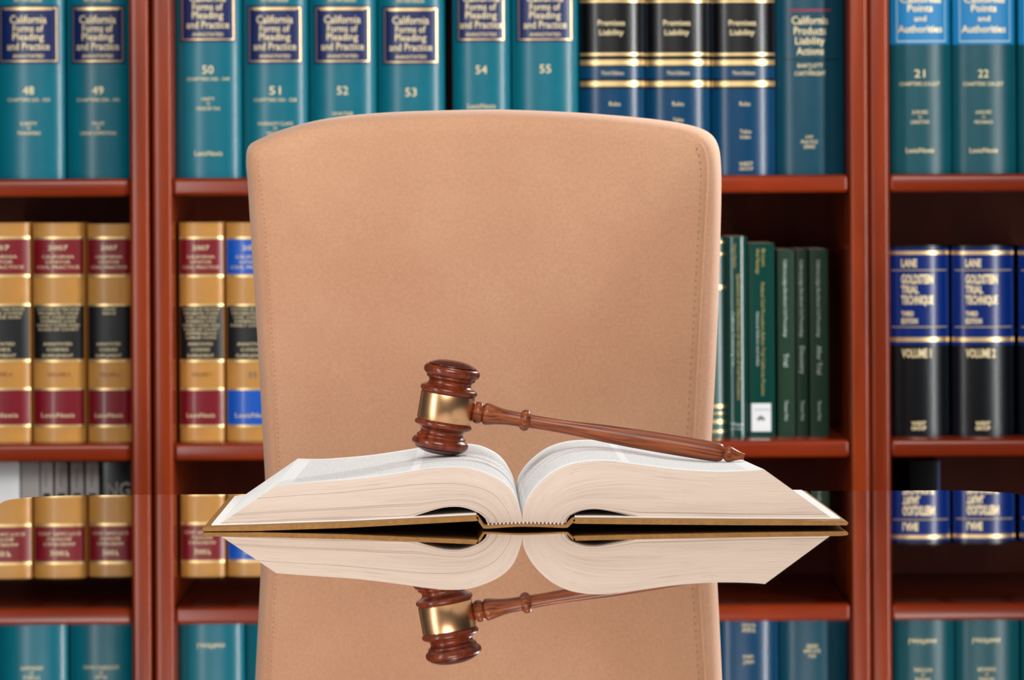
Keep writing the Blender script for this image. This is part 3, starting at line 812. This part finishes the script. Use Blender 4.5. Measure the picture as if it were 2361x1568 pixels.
# headband: a row of alternating wound threads
for par, mm, nm in ((0, M['bead_white'], 'headband'), (1, M['bead_brown'], 'headband')):
    bm = bmesh.new()
    nb = 40
    for k in range(nb):
        if k % 2 != par: continue
        t = (k + .5) / nb; x = 1124 + (1303 - 1124) * t
        y = 1209.8 - 3.0 * math.sin(math.pi * t) ** 1.2 + .8 * (1 - t) - .6
        p = P(x, y, FD - .002)
        r = bmesh.ops.create_uvsphere(bm, u_segments=12, v_segments=8, radius=1)
        for v in r['verts']: v.co = Vector((p.x + v.co.x * .00078, p.y + v.co.y * .0016, p.z + v.co.z * .00105))
    o = from_bm(nm, bm, mm, None, True); adopt(o, book)
    o['label'] = 'white threads of the headband' if par == 0 else 'brown threads of the headband'

# ------------------------------------------------------------------ gavel
GD = 2.977
gk = GD / F
def lathe(name, prof, m, parent, axis='Z', seg=72, smooth=True):
    """prof: (distance along the axis, radius) in px of the photograph"""
    V = []; Fc = []
    for (d, r) in prof:
        for k in range(seg):
            a = 2 * math.pi * k / seg; c, s_ = math.cos(a) * r * gk, math.sin(a) * r * gk
            V.append((c, s_, -d * gk) if axis == 'Z' else (d * gk, c, s_))
    for i in range(len(prof) - 1):
        for k in range(seg):
            a = i * seg + k; b = i * seg + (k + 1) % seg
            Fc.append((a, b, b + seg, a + seg))
    Fc.append(tuple(range(seg))); Fc.append(tuple(range((len(prof) - 1) * seg, len(prof) * seg)))
    o = mkobj(name, V, Fc, m, parent, True)
    bm = bmesh.new(); bm.from_mesh(o.data); bmesh.ops.recalc_face_normals(bm, faces=bm.faces); bm.to_mesh(o.data); bm.free()
    o.data.set_sharp_from_angle(angle=math.radians(38))
    return o
g = thing('gavel', P(1028.5, 939.2, GD), 'wooden gavel with a brass band resting on the open book', 'gavel')
g.rotation_euler = (math.radians(1.0), math.radians(9.4) + ROLL, 0)
H0 = -97.5          # disc edge, from the centre of the head
half = [(-96, 1), (-95.8, 53.5), (-94.8, 54)]
for k in range(0, 17):   # big torus
    a = math.radians(-62 + 128 * k / 16); half.append((-84 + 12.2 * math.sin(a), 53 + 12.4 * math.cos(a)))
half += [(-70.5, 56.4), (-69.8, 56.8), (-68, 56.8), (-66.6, 56)]
for k in range(0, 11):   # cove
    t = k / 10; half.append((-66 + 19.4 * t, 49 + (6 * (1 - t / .4) ** 2 if t < .4 else 12 * ((t - .4) / .6) ** 2.2)))
for k in range(0, 13):
    a = math.radians(-55 + 125 * k / 12); half.append((-40 + 7.6 * math.sin(a), 58.5 + 7.8 * math.cos(a)))
half += [(-32, 61.2)]
half.sort(key=lambda p: 0) 
head = half + [(-30, 61.2)] + [(30, 61.2)] + [(-d, r) for d, r in half[::-1]]
lathe('head', head, M['gavel'], g)
dome = [(-109.5, .5), (-109.2, 12), (-108.2, 24), (-105.9, 36), (-102.4, 46), (-99.2, 52.5), (-97.6, 55.6), (-96.6, 55.9), (-95.9, 55.2), (-95.7, 54)]
lathe('striking_face', dome, M['gavel_face'], g); lathe('striking_face', [(-d, r) for d, r in dome[::-1]], M['gavel_face'], g)
lathe('brass_band', [(-31.2, 61.3), (-31.0, 62.6), (-30.2, 63), (30.2, 63), (31.0, 62.6), (31.2, 61.3)], M['brass'], g, seg=96)
hp = [(56, 12), (61.5, 15), (63, 20)]
for k in range(0, 13):
    a = math.radians(-75 + 150 * k / 12); hp.append((74.5 + 12 * math.sin(a), 15.5 + 10.2 * math.cos(a)))
hp += [(87, 20.5), (88, 21.5), (89, 24), (91, 25.3), (95, 25.6), (100, 25), (108, 23.2), (118, 21), (130, 19), (142, 17.6), (156, 16.8), (168, 16.6), (172.5, 16.6)]
for k in range(0, 13):
    a = math.radians(-66 + 132 * k / 12); hp.append((184.5 + 12 * math.sin(a), 13.5 + 11.2 * math.cos(a)))
hp += [(197, 15.6), (215, 15.2), (240, 15), (275, 15.6), (320, 17.6), (370, 20), (430, 22), (500, 23), (560, 23.2), (600, 23.1), (625, 22.6), (637, 21.6), (643, 19.8), (647, 17), (648.5, 13.5), (650, 12.6), (651.5, 13.2), (653, 15.6), (656, 17.6), (660, 18.3), (664, 18), (670, 15.8), (678, 12.3), (686, 9.3), (693, 7.6), (696, 7.4), (697, 6.6), (697.2, 1)]
hd = lathe('handle', hp, M['gavel_handle'], g, 'X', 64)
